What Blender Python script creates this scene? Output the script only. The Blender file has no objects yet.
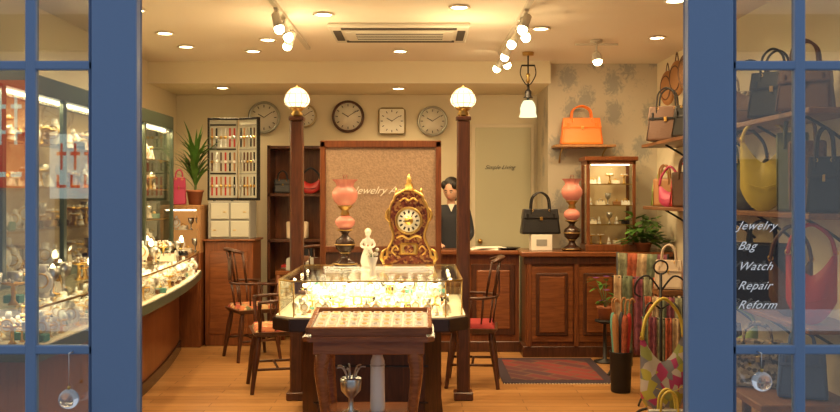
import bpy, bmesh, math, random
from mathutils import Vector, Matrix
random.seed(7)
S=bpy.context.scene
D=bpy.data
# ---------------- materials ----------------
def newmat(name):
    m=D.materials.new(name); m.use_nodes=True
    nt=m.node_tree; b=nt.nodes['Principled BSDF']
    return m,nt,b
def pm(name,c,rough=.5,metal=0,emis=None,es=0,bump=0,bs=60,var=0):
    m,nt,b=newmat(name)
    b.inputs['Base Color'].default_value=(*c,1); b.inputs['Roughness'].default_value=rough
    b.inputs['Metallic'].default_value=metal
    if emis: b.inputs['Emission Color'].default_value=(*emis,1); b.inputs['Emission Strength'].default_value=es
    if bump or var:
        tc=nt.nodes.new('ShaderNodeTexCoord'); n=nt.nodes.new('ShaderNodeTexNoise'); n.inputs['Scale'].default_value=bs
        nt.links.new(tc.outputs['Object'],n.inputs['Vector'])
        if bump:
            bp=nt.nodes.new('ShaderNodeBump'); bp.inputs['Strength'].default_value=bump; bp.inputs['Distance'].default_value=.01
            nt.links.new(n.outputs['Fac'],bp.inputs['Height']); nt.links.new(bp.outputs['Normal'],b.inputs['Normal'])
        if var:
            r=nt.nodes.new('ShaderNodeValToRGB')
            r.color_ramp.elements[0].position=.3; r.color_ramp.elements[1].position=.7
            r.color_ramp.elements[0].color=(*[x*(1-var) for x in c],1); r.color_ramp.elements[1].color=(*[min(1,x*(1+var)) for x in c],1)
            nt.links.new(n.outputs['Fac'],r.inputs['Fac']); nt.links.new(r.outputs['Color'],b.inputs['Base Color'])
    return m
def wood(name,c1,c2,scale=6,rough=.35,axis='Z'):
    m,nt,b=newmat(name)
    tc=nt.nodes.new('ShaderNodeTexCoord'); mp=nt.nodes.new('ShaderNodeMapping')
    sc={'Z':(8,8,.8),'X':(.8,8,8),'Y':(8,.8,8)}[axis]; mp.inputs['Scale'].default_value=sc
    n=nt.nodes.new('ShaderNodeTexNoise'); n.inputs['Scale'].default_value=scale; n.inputs['Detail'].default_value=6; n.inputs['Distortion'].default_value=1.2
    r=nt.nodes.new('ShaderNodeValToRGB'); r.color_ramp.elements[0].position=.3; r.color_ramp.elements[1].position=.7
    r.color_ramp.elements[0].color=(*c1,1); r.color_ramp.elements[1].color=(*c2,1)
    L=nt.links.new; L(tc.outputs['Object'],mp.inputs['Vector']); L(mp.outputs['Vector'],n.inputs['Vector']); L(n.outputs['Fac'],r.inputs['Fac']); L(r.outputs['Color'],b.inputs['Base Color'])
    b.inputs['Roughness'].default_value=rough
    return m
def glassmat(name,tint=(1,1,1),k=1.0,rough=0.0):
    m=D.materials.new(name); m.use_nodes=True; nt=m.node_tree; nt.nodes.clear()
    o=nt.nodes.new('ShaderNodeOutputMaterial'); mx=nt.nodes.new('ShaderNodeMixShader'); t=nt.nodes.new('ShaderNodeBsdfTransparent'); g=nt.nodes.new('ShaderNodeBsdfGlossy')
    fr=nt.nodes.new('ShaderNodeFresnel'); fr.inputs['IOR'].default_value=1.5
    mu=nt.nodes.new('ShaderNodeMath'); mu.operation='MULTIPLY'; mu.inputs[1].default_value=k; mu.use_clamp=True
    t.inputs['Color'].default_value=(*tint,1); g.inputs['Roughness'].default_value=rough; g.inputs['Color'].default_value=(1,1,1,1)
    L=nt.links.new; L(fr.outputs[0],mu.inputs[0]); L(mu.outputs[0],mx.inputs[0]); L(t.outputs[0],mx.inputs[1]); L(g.outputs[0],mx.inputs[2]); L(mx.outputs[0],o.inputs[0])
    return m
def emit(name,c,s):
    m=D.materials.new(name); m.use_nodes=True; nt=m.node_tree; nt.nodes.clear()
    o=nt.nodes.new('ShaderNodeOutputMaterial'); e=nt.nodes.new('ShaderNodeEmission'); e.inputs[0].default_value=(*c,1); e.inputs[1].default_value=s
    nt.links.new(e.outputs[0],o.inputs[0]); return m
def patterned(name,cols,scale=8,rough=.7,kind='voronoi'):
    m,nt,b=newmat(name); tc=nt.nodes.new('ShaderNodeTexCoord')
    v=nt.nodes.new('ShaderNodeTexVoronoi'); v.inputs['Scale'].default_value=scale
    r=nt.nodes.new('ShaderNodeValToRGB'); r.color_ramp.interpolation='CONSTANT'
    sep=nt.nodes.new('ShaderNodeSeparateColor')
    el=r.color_ramp.elements
    for i,c in enumerate(cols):
        if i<2: e=el[i]
        else: e=el.new(i/len(cols))
        e.position=i/len(cols); e.color=(*c,1)
    L=nt.links.new; L(tc.outputs['Object'],v.inputs['Vector']); L(v.outputs['Color'],sep.inputs[0]); L(sep.outputs[0],r.inputs['Fac']); L(r.outputs['Color'],b.inputs['Base Color'])
    b.inputs['Roughness'].default_value=rough; return m

WALL=pm('wall_cream',(.76,.68,.49),.85,bump=.05,bs=80)
CEIL=pm('ceiling_paint',(.82,.75,.63),.9,bump=.04,bs=90)
DKWOOD=wood('dark_walnut',(.040,.014,.007),(.10,.035,.015),5,.3)
POSTW=wood('post_walnut',(.055,.019,.009),(.12,.042,.018),5,.3)
MIDWOOD=wood('mahogany',(.115,.034,.011),(.22,.072,.023),5,.3)
MIDWOODX=wood('mahogany_x',(.13,.042,.014),(.25,.085,.028),5,.25,'X')
TABLEW=wood('table_cherry',(.19,.058,.02),(.34,.12,.042),5,.25,'X')
LTWOOD=wood('oak',(.30,.15,.06),(.42,.22,.09),5,.4)
SHELFW=wood('shelf_walnut',(.14,.06,.025),(.24,.11,.045),5,.4,'Y')
BLUE=pm('door_blue_paint',(.145,.235,.40),.45,bump=.05,bs=30)
BLUED=pm('door_blue_edge',(.06,.11,.21),.5)
GREEN=pm('cabinet_dark_green',(.045,.065,.045),.35)
BLACK=pm('black_lacquer',(.012,.012,.014),.2)
DBROWN=pm('dark_brown_lacquer',(.04,.018,.011),.2)
BLKLEATHER=pm('black_leather',(.012,.011,.012),.35,bump=.15,bs=120)
GOLD=pm('gold_metal',(.78,.50,.15),.3,1)
BRASS=pm('brass',(.55,.36,.12),.35,1)
STEEL=pm('steel',(.6,.6,.58),.3,1)
IRON=pm('wrought_iron',(.03,.028,.027),.5,.6)
WHITE=pm('white_porcelain',(.85,.82,.76),.2)
CREAM=pm('cream_velvet',(.78,.70,.54),.8)
PAPER=pm('paper',(.82,.78,.68),.8)
PINKGL=pm('pink_glass',(.60,.22,.16),.2,emis=(1,.35,.22),es=.08)
DIAL=pm('clock_dial',(.80,.76,.64),.5)
DARKDIAL=pm('clock_numerals',(.03,.025,.02),.5)
RED=pm('red_leather',(.42,.025,.02),.4)
ORANGE=pm('orange_leather',(.90,.21,.02),.4,bump=.1,bs=120)
YELLOW=pm('yellow_leather',(.50,.38,.05),.45,bump=.1)
LIME=pm('lime_leather',(.26,.36,.06),.45)
PINK=pm('magenta_leather',(.45,.045,.12),.45)
TAN=pm('tan_leather',(.36,.17,.06),.5,bump=.1)
WICKER=pm('woven_wicker',(.20,.10,.04),.7,bump=.6,bs=90,var=.4)
BROWN=pm('brown_leather',(.10,.045,.022),.45,bump=.15)
BEIGE=pm('beige_leather',(.62,.50,.36),.5)
BLUEL=pm('blue_leather',(.07,.13,.32),.45)
TEAL=pm('teal_fabric',(.1,.3,.25),.7)
OLIVE=pm('olive_leather',(.16,.17,.06),.5)
GREYL=pm('grey_fabric',(.30,.30,.27),.8)
CHAR=pm('charcoal_leather',(.05,.05,.055),.5,bump=.1)
RACKBK=pm('rack_backing',(.50,.50,.42),.7)
CABBK=pm('cabinet_backing',(.66,.50,.29),.7)
LEAF=pm('leaf_green',(.08,.20,.03),.45,var=.35,bs=10)
STEM=pm('stem',(.1,.16,.05),.6)
TERRA=pm('terracotta',(.4,.15,.07),.8)
SOIL=pm('soil',(.04,.025,.015),1)
CRIMSON=pm('crimson_cushion',(.30,.02,.02),.8,bump=.1)
FLORAL=patterned('floral_fabric',[(.35,.05,.03),(.6,.42,.2),(.12,.12,.05),(.5,.15,.05)],26)
MULTI=patterned('multicolour_patchwork',[(.45,.42,.07),(.42,.05,.16),(.55,.50,.42),(.20,.20,.22),(.30,.34,.10),(.5,.46,.38)],18)
SNAKE=patterned('snake_print',[(.42,.34,.22),(.06,.045,.035),(.28,.21,.14)],55)
SKIN=pm('skin',(.66,.39,.27),.5); HAIR=pm('black_hair',(.012,.009,.008),.45,bump=.3,bs=90)
CLOTH=pm('dark_suit_cloth',(.02,.022,.03),.8); LIPS=pm('lips',(.45,.15,.13),.4)
PURPLE=pm('purple_petals',(.3,.08,.4),.6)
GLASS=glassmat('clear_glass',(.98,.99,.97),.8)
CGLASS=glassmat('cabinet_glass',(.98,.99,.97),.35)
DGLASS=glassmat('door_glass',(.86,.89,.88),3.0)
CRYSTAL=pm('crystal',(.9,.9,.9),.02); CRYSTAL.node_tree.nodes['Principled BSDF'].inputs['Transmission Weight'].default_value=.9
FROST=pm('frosted_glass',(.38,.26,.17),.28,bump=.5,bs=70,var=.18)
BULB=emit('warm_bulb',(1,.78,.42),26)
SOFTBULB=emit('globe_glow',(1,.82,.50),2.2)
TUBE=emit('strip_lamp',(1,.84,.54),9)
PENDGL=emit('pendant_shade_glow',(.95,.97,.58),1.3)
LETTER=pm('white_vinyl',(.9,.9,.9),.5,emis=(1,1,1),es=.1)
WARMBOX=pm('amber_glow_backing',(.8,.48,.18),.6,emis=(1,.45,.12),es=.35)  # orange light of the niche put into the backing's colour and glow

# ---------------- mesh builder ----------------
class MB:
    def __init__(s): s.v=[];s.f=[];s.m=[];s.sm=[];s.mats=[]; s.M=Matrix()
    def mi(s,mat):
        if mat not in s.mats: s.mats.append(mat)
        return s.mats.index(mat)
    def add(s,vs,fs,mat,smooth=False):
        o=len(s.v); k=s.mi(mat)
        for v in vs: s.v.append(tuple(s.M@Vector(v)))
        for f in fs: s.f.append([i+o for i in f]); s.m.append(k); s.sm.append(smooth)
    def bmadd(s,bm,mat,smooth=False):
        bm.verts.ensure_lookup_table(); bm.verts.index_update()
        s.add([v.co.copy() for v in bm.verts],[[v.index for v in f.verts] for f in bm.faces],mat,smooth)
    def tbox(s,c,b,t,h,mat,bev=0,rot=None,seg=2):
        bm=bmesh.new(); vs=[]
        for (sx,sy),z in ((b,0),(t,h)):
            for x,y in ((-1,-1),(1,-1),(1,1),(-1,1)): vs.append(bm.verts.new((x*sx/2,y*sy/2,z)))
        for f in ((3,2,1,0),(4,5,6,7),(0,1,5,4),(1,2,6,5),(2,3,7,6),(3,0,4,7)): bm.faces.new([vs[i] for i in f])
        if bev: bmesh.ops.bevel(bm,geom=bm.edges[:],offset=bev,segments=seg,affect='EDGES',profile=.6)
        mt=Matrix.Translation(c)
        if rot is not None: mt=mt@rot
        bm.transform(mt); s.bmadd(bm,mat,False); bm.free()
    def box(s,c,sz,mat,bev=0,rot=None,seg=1):
        if rot is None: s.tbox((c[0],c[1],c[2]-sz[2]/2),sz[:2],sz[:2],sz[2],mat,bev,None,seg)
        else:
            R=rot.to_4x4(); s.tbox(Vector(c)+R@Vector((0,0,-sz[2]/2)),sz[:2],sz[:2],sz[2],mat,bev,R,seg)
    def bx(s,x0,x1,y0,y1,z0,z1,mat,bev=0): s.box(((x0+x1)/2,(y0+y1)/2,(z0+z1)/2),(x1-x0,y1-y0,z1-z0),mat,bev)
    def tube(s,pts,r,mat,n=8,smooth=True,cat=False,caps=True,flat=1.0):
        P=[Vector(p) for p in pts]
        R=list(r) if isinstance(r,(list,tuple)) else [r]*len(P)
        if cat and len(P)>2:
            Q=[];RR=[]
            for i in range(len(P)-1):
                a=P[max(i-1,0)];b=P[i];c=P[i+1];d=P[min(i+2,len(P)-1)]
                for k in range(5):
                    t=k/5
                    Q.append(.5*((2*b)+(c-a)*t+(2*a-5*b+4*c-d)*t*t+(3*b-a-3*c+d)*t**3)); RR.append(R[i]*(1-t)+R[i+1]*t)
            Q.append(P[-1]);RR.append(R[-1]);P=Q;R=RR
        vs=[];fs=[];prev=None
        for i,p in enumerate(P):
            t=(P[min(i+1,len(P)-1)]-P[max(i-1,0)])
            if t.length<1e-9: t=Vector((0,0,1))
            t.normalize()
            if prev is None:
                up=Vector((0,0,1)) if abs(t.z)<.9 else Vector((0,1,0))
                u=t.cross(up).normalized()
            else:
                u=(prev-t*prev.dot(t)).normalized()
            prev=u; w=t.cross(u)
            for k in range(n):
                a=2*math.pi*k/n; vs.append(p+u*math.cos(a)*R[i]+w*math.sin(a)*R[i]*flat)
        for i in range(len(P)-1):
            for k in range(n):
                a=i*n+k;b=i*n+(k+1)%n; fs.append([a,b,b+n,a+n])
        if caps: fs.append(list(range(n))[::-1]); fs.append([(len(P)-1)*n+k for k in range(n)])
        s.add(vs,fs,mat,smooth)
    def cyl(s,p0,p1,r0,mat,r1=None,n=16,smooth=True): s.tube([p0,p1],[r0,r0 if r1 is None else r1],mat,n,smooth)
    def lathe(s,prof,c,mat,n=24,smooth=True,ruffle=0,rk=8):
        vs=[];fs=[]
        for j,(r,z) in enumerate(prof):
            for k in range(n):
                a=2*math.pi*k/n; rr=r*(1+ruffle*math.sin(rk*a)*(j/len(prof))**2) if ruffle else r
                vs.append((c[0]+rr*math.cos(a),c[1]+rr*math.sin(a),c[2]+z))
        for j in range(len(prof)-1):
            for k in range(n):
                a=j*n+k;b=j*n+(k+1)%n; fs.append([a,b,b+n,a+n])
        if prof[0][0]>1e-4: fs.append(list(range(n))[::-1])
        if prof[-1][0]>1e-4 and not ruffle: fs.append([(len(prof)-1)*n+k for k in range(n)])
        s.add(vs,fs,mat,smooth)
    def sph(s,c,r,mat,n=16,m=10):
        if not isinstance(r,(tuple,list)): r=(r,r,r)
        vs=[];fs=[]
        for j in range(m+1):
            ph=math.pi*j/m
            for k in range(n):
                a=2*math.pi*k/n; q=max(math.sin(ph),1e-3)
                vs.append((c[0]+r[0]*q*math.cos(a),c[1]+r[1]*q*math.sin(a),c[2]-r[2]*math.cos(ph)))
        for j in range(m):
            for k in range(n):
                a=j*n+k;b=j*n+(k+1)%n; fs.append([a,b,b+n,a+n])
        s.add(vs,fs,mat,True)
    def torus(s,c,R,r,mat,axis='Z',n=28,m=8,a0=0,a1=2*math.pi,sx=1,sz=1):
        pts=[]
        for k in range(n+1):
            a=a0+(a1-a0)*k/n; x=R*math.cos(a)*sx;y=R*math.sin(a)*sz
            pts.append({'Z':(c[0]+x,c[1]+y,c[2]),'Y':(c[0]+x,c[1],c[2]+y),'X':(c[0],c[1]+x,c[2]+y)}[axis])
        s.tube(pts,r,mat,m,caps=abs(a1-a0)<6.2)
    def prism(s,poly,a0,a1,mat,axis='Z',bev=0):
        bm=bmesh.new()
        def P(p,a): return {'Z':(p[0],p[1],a),'Y':(p[0],a,p[1]),'X':(a,p[0],p[1])}[axis]
        A=[bm.verts.new(P(p,a0)) for p in poly];B=[bm.verts.new(P(p,a1)) for p in poly];n=len(poly)
        bm.faces.new(A);bm.faces.new(B[::-1])
        for i in range(n): bm.faces.new([A[i],B[i],B[(i+1)%n],A[(i+1)%n]])
        bmesh.ops.recalc_face_normals(bm,faces=bm.faces[:])
        if bev: bmesh.ops.bevel(bm,geom=bm.edges[:],offset=bev,segments=2,affect='EDGES')
        s.bmadd(bm,mat); bm.free()
    def sheet(s,fn,nu,nv,mat,th=0.004):
        vs=[];fs=[];N=(nu+1)*(nv+1)
        for side in (0,1):
            for j in range(nv+1):
                for i in range(nu+1):
                    p=Vector(fn(i/nu,j/nv)); 
                    if side: p=p+Vector((0,th,0))
                    vs.append(p)
        for side in (0,1):
            for j in range(nv):
                for i in range(nu):
                    a=side*N+j*(nu+1)+i; q=[a,a+1,a+nu+2,a+nu+1]
                    fs.append(q if side==0 else q[::-1])
        for i in range(nu):
            for j in (0,nv):
                a=j*(nu+1)+i; fs.append([a,a+1,a+1+N,a+N])
        for j in range(nv):
            for i in (0,nu):
                a=j*(nu+1)+i; fs.append([a,a+nu+1,a+nu+1+N,a+N])
        s.add(vs,fs,mat,True)
    def leaf(s,p,d,L,w,mat,droop=.5,seg=6):
        d=Vector(d).normalized(); side=d.cross(Vector((0,0,1)))
        if side.length<.1: side=Vector((1,0,0))
        side.normalize(); vs=[];fs=[];q=Vector(p);dd=d.copy()
        for i in range(seg+1):
            t=i/seg; ww=w*math.sin(math.pi*(.08+.9*t))*.5
            vs+= [q-side*ww, q+Vector((0,0,-ww*.25)), q+side*ww]
            dd=(dd+Vector((0,0,-droop/seg))).normalized(); q=q+dd*L/seg
        for i in range(seg):
            a=i*3; fs+=[[a,a+1,a+4,a+3],[a+1,a+2,a+5,a+4]]
        s.add(vs,fs,mat,True)
    def finish(s,name,loc=None,rz=0,parent=None,scale=1):
        v=s.v
        if loc is None:
            xs=[p[0] for p in v];ys=[p[1] for p in v];zs=[p[2] for p in v]
            o=((min(xs)+max(xs))/2,(min(ys)+max(ys))/2,min(zs)); v=[(p[0]-o[0],p[1]-o[1],p[2]-o[2]) for p in v]; loc=o
        me=D.meshes.new(name); me.from_pydata(v,[],s.f)
        for m in s.mats: me.materials.append(m)
        me.polygons.foreach_set('material_index',s.m); me.polygons.foreach_set('use_smooth',s.sm); me.update()
        bm=bmesh.new(); bm.from_mesh(me); bmesh.ops.recalc_face_normals(bm,faces=bm.faces[:]); bm.to_mesh(me); bm.free()
        ob=D.objects.new(name,me); S.collection.objects.link(ob); ob.location=loc; ob.rotation_euler=(0,0,rz)
        ob.scale=scale if isinstance(scale,tuple) else (scale,)*3
        if parent:
            ob.parent=parent; ob.matrix_parent_inverse=Matrix.Translation(parent.location).inverted()
        return ob
def text(name,body,loc,size,mat,parent,shear=.35,spacing=1,ext=.0008):
    c=D.curves.new(name,'FONT'); c.body=body; c.size=size; c.shear=shear; c.extrude=ext; c.space_character=spacing; c.materials.append(mat)
    o=D.objects.new(name,c); S.collection.objects.link(o); o.location=loc; o.rotation_euler=(math.pi/2,0,0)
    o.parent=parent; o.matrix_parent_inverse=(Matrix.Translation(parent.location)@Matrix.Rotation(parent.rotation_euler.z,4,'Z')).inverted()
    return o
rr=random.uniform

# ---------------- room shell ----------------
XL,XR,YF,YB,ZC=-2.65,2.35,3.4,9.8,2.8
m,nt,b=newmat('floor_planks')
tc=nt.nodes.new('ShaderNodeTexCoord'); br=nt.nodes.new('ShaderNodeTexBrick'); n=nt.nodes.new('ShaderNodeTexNoise'); mp=nt.nodes.new('ShaderNodeMapping'); mix=nt.nodes.new('ShaderNodeMix'); mix.data_type='RGBA'; mix.blend_type='MULTIPLY'
br.inputs['Color1'].default_value=(.45,.225,.078,1); br.inputs['Color2'].default_value=(.57,.305,.115,1); br.inputs['Mortar'].default_value=(.22,.10,.035,1)
br.inputs['Scale'].default_value=1; br.inputs['Brick Width'].default_value=.9; br.inputs['Row Height'].default_value=.11; br.inputs['Mortar Size'].default_value=.004
mp.inputs['Scale'].default_value=(1.5,14,1); n.inputs['Scale'].default_value=3; n.inputs['Detail'].default_value=6
L=nt.links.new; L(tc.outputs['Object'],br.inputs['Vector']); L(tc.outputs['Object'],mp.inputs['Vector']); L(mp.outputs['Vector'],n.inputs['Vector'])
r=nt.nodes.new('ShaderNodeValToRGB'); r.color_ramp.elements[0].color=(.6,.55,.5,1); r.color_ramp.elements[1].color=(1,1,1,1); L(n.outputs['Fac'],r.inputs['Fac'])
mix.inputs[0].default_value=1; L(br.outputs['Color'],mix.inputs[6]); L(r.outputs['Color'],mix.inputs[7]); L(mix.outputs[2],b.inputs['Base Color']); b.inputs['Roughness'].default_value=.28
FLOORM=m
o=MB(); o.bx(XL,XR,YF,YB,-.1,0,FLOORM); o.finish('floor')
o=MB(); o.bx(-6,6,-4,YF-.01,-.2,-.1,pm('pavement_concrete',(.35,.35,.34),.9,bump=.3,bs=40,var=.15)); o.finish('ground_pavement')
o=MB(); o.bx(XL,XR,YF,YB,ZC,ZC+.1,CEIL); o.finish('ceiling')
o=MB(); o.bx(XL-.1,XL,YF,YB+.1,-.1,ZC+.1,WALL); o.finish('wall_left')
m,nt,b=newmat('wallpaper_leaf_motif'); L=nt.links.new
tc=nt.nodes.new('ShaderNodeTexCoord'); mp=nt.nodes.new('ShaderNodeMapping'); mp.inputs['Scale'].default_value=(1,1,.75)
v=nt.nodes.new('ShaderNodeTexVoronoi'); v.inputs['Scale'].default_value=4.2; v.inputs['Randomness'].default_value=.75
w=nt.nodes.new('ShaderNodeTexNoise'); w.inputs['Scale'].default_value=22; w.inputs['Detail'].default_value=4; w.inputs['Distortion'].default_value=1.5
mul=nt.nodes.new('ShaderNodeMath'); mul.operation='MULTIPLY_ADD'; mul.inputs[1].default_value=.9
r=nt.nodes.new('ShaderNodeValToRGB'); e=r.color_ramp.elements
e[0].position=.70; e[0].color=(.34,.33,.29,1); e[1].position=.90; e[1].color=(.54,.48,.37,1)
L(tc.outputs['Object'],mp.inputs['Vector']); L(mp.outputs['Vector'],v.inputs['Vector']); L(mp.outputs['Vector'],w.inputs['Vector'])
L(w.outputs['Fac'],mul.inputs[0]); L(v.outputs['Distance'],mul.inputs[2]); L(mul.outputs[0],r.inputs['Fac']); L(r.outputs['Color'],b.inputs['Base Color']); b.inputs['Roughness'].default_value=.85
WP=m
o=MB(); o.bx(XR,XR+.1,YF,YB+.1,-.1,ZC+.1,WALL); o.finish('wall_right')
o=MB(); o.bx(XL,XR,YB,YB+.1,-.1,ZC+.1,WALL); o.finish('wall_back')
o=MB(); o.bx(1.27,XR,8.92,YB,0,ZC,WP); o.finish('wall_alcove')
o=MB(); o.bx(XL,1.27,8.75,YB,2.59,ZC,WALL); o.bx(XL,1.27,8.74,8.76,2.585,2.60,CREAM); o.finish('trim_soffit')
o=MB()
o.bx(XL-.1,-1.87,YF-.15,YF,-.1,ZC+.1,WALL); o.bx(1.84,XR+.1,YF-.15,YF,-.1,ZC+.1,WALL); o.bx(-1.87,1.84,YF-.15,YF,2.56,ZC+.1,WALL); o.finish('wall_front')
o=MB(); o.bx(XL,XL+.015,8.76,YB,0,.1,DKWOOD); o.finish('baseboard_left')
o=MB(); o.bx(XL,1.27,YB-.015,YB,0,.1,DKWOOD); o.finish('baseboard_back')

# ---------------- doors ----------------
def door(name,xi,xo,mx,sgn):
    o=MB(); y0,y1=3.27,3.32; z0,z1=-.08,2.54
    def vb(a,b,ma=BLUE,za=z0,zb=z1,yy=(y0,y1)): o.bx(min(a,b),max(a,b),yy[0],yy[1],za,zb,ma,.004)
    si=xi+sgn*.165; so=xo-sgn*.12
    vb(xi,si); vb(so,xo)
    vb(xi,xi+sgn*.03,BLUED,z0,z1,(y1,y1+.02))
    vb(si,si+sgn*.014,BLUED,.2,2.35,(y0+.008,y1-.008))
    vb(si,so,BLUE,z0,.30); vb(si,so,BLUE,2.38,z1)
    vb(mx-.019,mx+.019,BLUE,.3,2.38,(y0+.006,y1-.006))
    for z in (.935,1.973): vb(si,so,BLUE,z-.016,z+.016,(y0+.008,y1-.008))
    vb(si,so,DGLASS,.3,2.38,((y0+y1)/2-.003,(y0+y1)/2+.003))
    return o.finish(name)
dl=door('door_1',-1.03,-1.80,-1.42,-1)
dr=door('door_2',.975,1.76,1.385,1)
for t,z in (('Jewelry',1.375),('Bag',1.302),('Watch',1.228),('Repair',1.158),('Reform',1.088)):
    text('lettering_'+t.lower(),t,(1.150,3.262,z),.043,LETTER,dr,.55,1.08,.0002)
for nm,x,z,zt in (('invented_crystal_ball',-1.262,.767,.93),('invented_crystal_ball',1.228,.83,.93)):  # balls invented in place of round spots on the door glass
    o=MB(); o.sph((x,3.235,z),.036,CRYSTAL,20,14); o.cyl((x,3.235,z+.034),(x,3.235,z+.045),.006,BRASS); o.cyl((x,3.235,z+.04),(x,3.235,zt),.0012,STEEL,n=5); o.cyl((x,3.235,zt),(x,3.275,zt),.003,STEEL,n=6); o.finish(nm)

# ---------------- centre showcase ----------------
o=MB()
def octo(x0,x1,y0,y1,c): return [(x0+c,y0),(x1-c,y0),(x1,y0+c),(x1,y1-c*.3),(x1-c*.3,y1),(x0+c*.3,y1),(x0,y1-c*.3),(x0,y0+c)]
X0,X1,Y0,Y1=-.84,.25,5.27,6.5
o.prism(octo(X0+.12,X1-.12,Y0+.15,Y1,.1),0,.70,DKWOOD)
o.prism(octo(X0+.10,X1-.10,Y0+.13,Y1,.1),0,.08,BLACK)
o.prism(octo(X0-.04,X1+.04,Y0-.03,Y1+.02,.12),.70,.775,DBROWN,bev=.006)
o.prism(octo(X0-.02,X1+.02,Y0-.02,Y1,.12),.775,.785,CREAM)
P=octo(X0,X1,Y0,Y1,.1)
for i in range(8):
    a,b_=Vector((*P[i],0)),Vector((*P[(i+1)%8],0)); d=b_-a; ang=math.atan2(d.y,d.x); mid=(a+b_)/2
    o.box((mid.x,mid.y,.887),(d.length,.006,.205),CGLASS,0,Matrix.Rotation(ang,3,'Z'))
    o.cyl((a.x,a.y,.785),(a.x,a.y,.99),.004,BRASS,n=6)
    o.box((mid.x,mid.y,.994),(d.length,.010,.008),BRASS,0,Matrix.Rotation(ang,3,'Z'))
o.prism(P,.992,1.0,GLASS)
o.prism(octo(X0+.01,X1-.01,Y0+.2,Y1-.02,.1),.885,.889,CGLASS)
o.bx(X0+.1,X1-.1,Y1-.035,Y1-.025,.785,.97,CREAM)
o.bx(X0+.15,X1-.15,Y1-.06,Y1-.045,.975,.988,TUBE)
for x in (X0+.16,X0+.42,X1-.36,X1-.16): 
    o.cyl((x,Y0+.05,.992),(x,Y0+.05,.975),.012,BRASS,n=10); o.sph((x,Y0+.05,.968),.013,BULB,10,8)
for x in (X0+.06,X1-.06):
    for y in (5.6,5.95,6.25): o.sph((x,y,.975),.011,BULB,10,8)
for zz in (.25,.47): o.bx(X0+.2,X1-.2,Y0+.143,Y0+.15,zz-.004,zz+.004,BLACK)
o.finish('glass_jewelry_counter')
def stock(o,x,y,z,s=1,kinds='bprnkg'):
    k=random.choice(kinds)
    if k=='b':
        o.lathe([(.022*s,0),(.024*s,.004),(.008*s,.012),(.008*s,.02)],(x,y,z),CREAM,12)
        o.sph((x,y,z+.045*s),(.03*s,.018*s,.034*s),WHITE,12,8); o.lathe([(.012*s,0),(.009*s,.025*s)],(x,y,z+.07*s),WHITE,10)
        o.torus((x,y-.014*s,z+.05*s),.020*s,.0028*s,random.choice((GOLD,BRASS)),'Y',14,5)
    elif k=='p':
        o.tbox((x,y,z),(.06*s,.05*s),(.055*s,.02*s),.03*s,random.choice((CREAM,WHITE,CREAM,BLACK)),.003); o.torus((x,y-.012*s,z+.028*s),.014*s,.003*s,random.choice((GOLD,STEEL)),'Y',12,5)
    elif k=='r':
        o.lathe([(.016*s,0),(.014*s,.006),(.006*s,.04*s),(.001,.05*s)],(x,y,z),WHITE,10); o.torus((x,y,z+.02*s),.012*s,.002*s,GOLD,'Z',12,5)
    elif k=='n':
        o.box((x,y,z+.012*s),(.05*s,.04*s,.024*s),random.choice((BLACK,CREAM,BROWN,TEAL,TAN)),.003); o.sph((x,y,z+.03*s),.008*s,GOLD,8,6)
    elif k=='k':
        o.lathe([(.015*s,0),(.006*s,.012*s),(.005*s,.05*s),(.03*s,.056*s),(.03*s,.06*s)],(x,y,z),GOLD,12)
        for q in range(5): o.sph((x+.02*s*math.cos(q*1.26),y+.02*s*math.sin(q*1.26),z+.064*s),.005*s,WHITE,6,5)
    elif k=='g':
        o.lathe([(.014*s,0),(.004*s,.01*s),(.004*s,.035*s),(.018*s,.05*s),(.022*s,.08*s)],(x,y,z),STEEL,12)
o=MB()
for yy in (5.36,5.46,5.56,5.66,5.85,6.05,6.25):
    for i in range(16): stock(o,X0+.10+i*.06+rr(-.01,.01),yy+rr(-.02,.02),.785,.95)
for yy in (5.55,5.65,5.75,5.9,6.05,6.2,6.36):
    for i in range(14): stock(o,X0+.12+i*.066+rr(-.01,.01),yy+rr(-.02,.02),.889,.95,'pprnbkgn')
o.finish('showcase_jewelry')
for x in (-.905,.318):
    o=MB(); y=6.62
    o.box((x,y,.03),(.14,.14,.06),POSTW,.006)
    o.box((x,y,1.05),(.095,.095,2.0),POSTW,.012)
    o.box((x,y,2.06),(.11,.11,.03),POSTW,.005); o.lathe([(.03,0),(.045,.02),(.03,.04),(.05,.055),(.065,.07)],(x,y,2.075),BRASS,20)
    o.lathe([(.055,0),(.088,.03),(.095,.06),(.082,.10),(.055,.13),(.03,.145),(.001,.15)],(x,y,2.14),SOFTBULB,24)
    for k in range(12):
        a=k*math.pi/6; o.tube([(x+math.cos(a)*q,y+math.sin(a)*q,2.14+zz) for q,zz in ((.057,0),(.090,.03),(.097,.06),(.084,.10),(.057,.13),(.01,.152))],.0018,BRASS,5)
    for q,zz in ((.091,.03),(.084,.10)): o.torus((x,y,2.14+zz),q,.0018,BRASS,'Z',24,5)
    o.sph((x,y,2.295),.008,BRASS,8,6)
    o.finish('globe_lamp_post')
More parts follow.
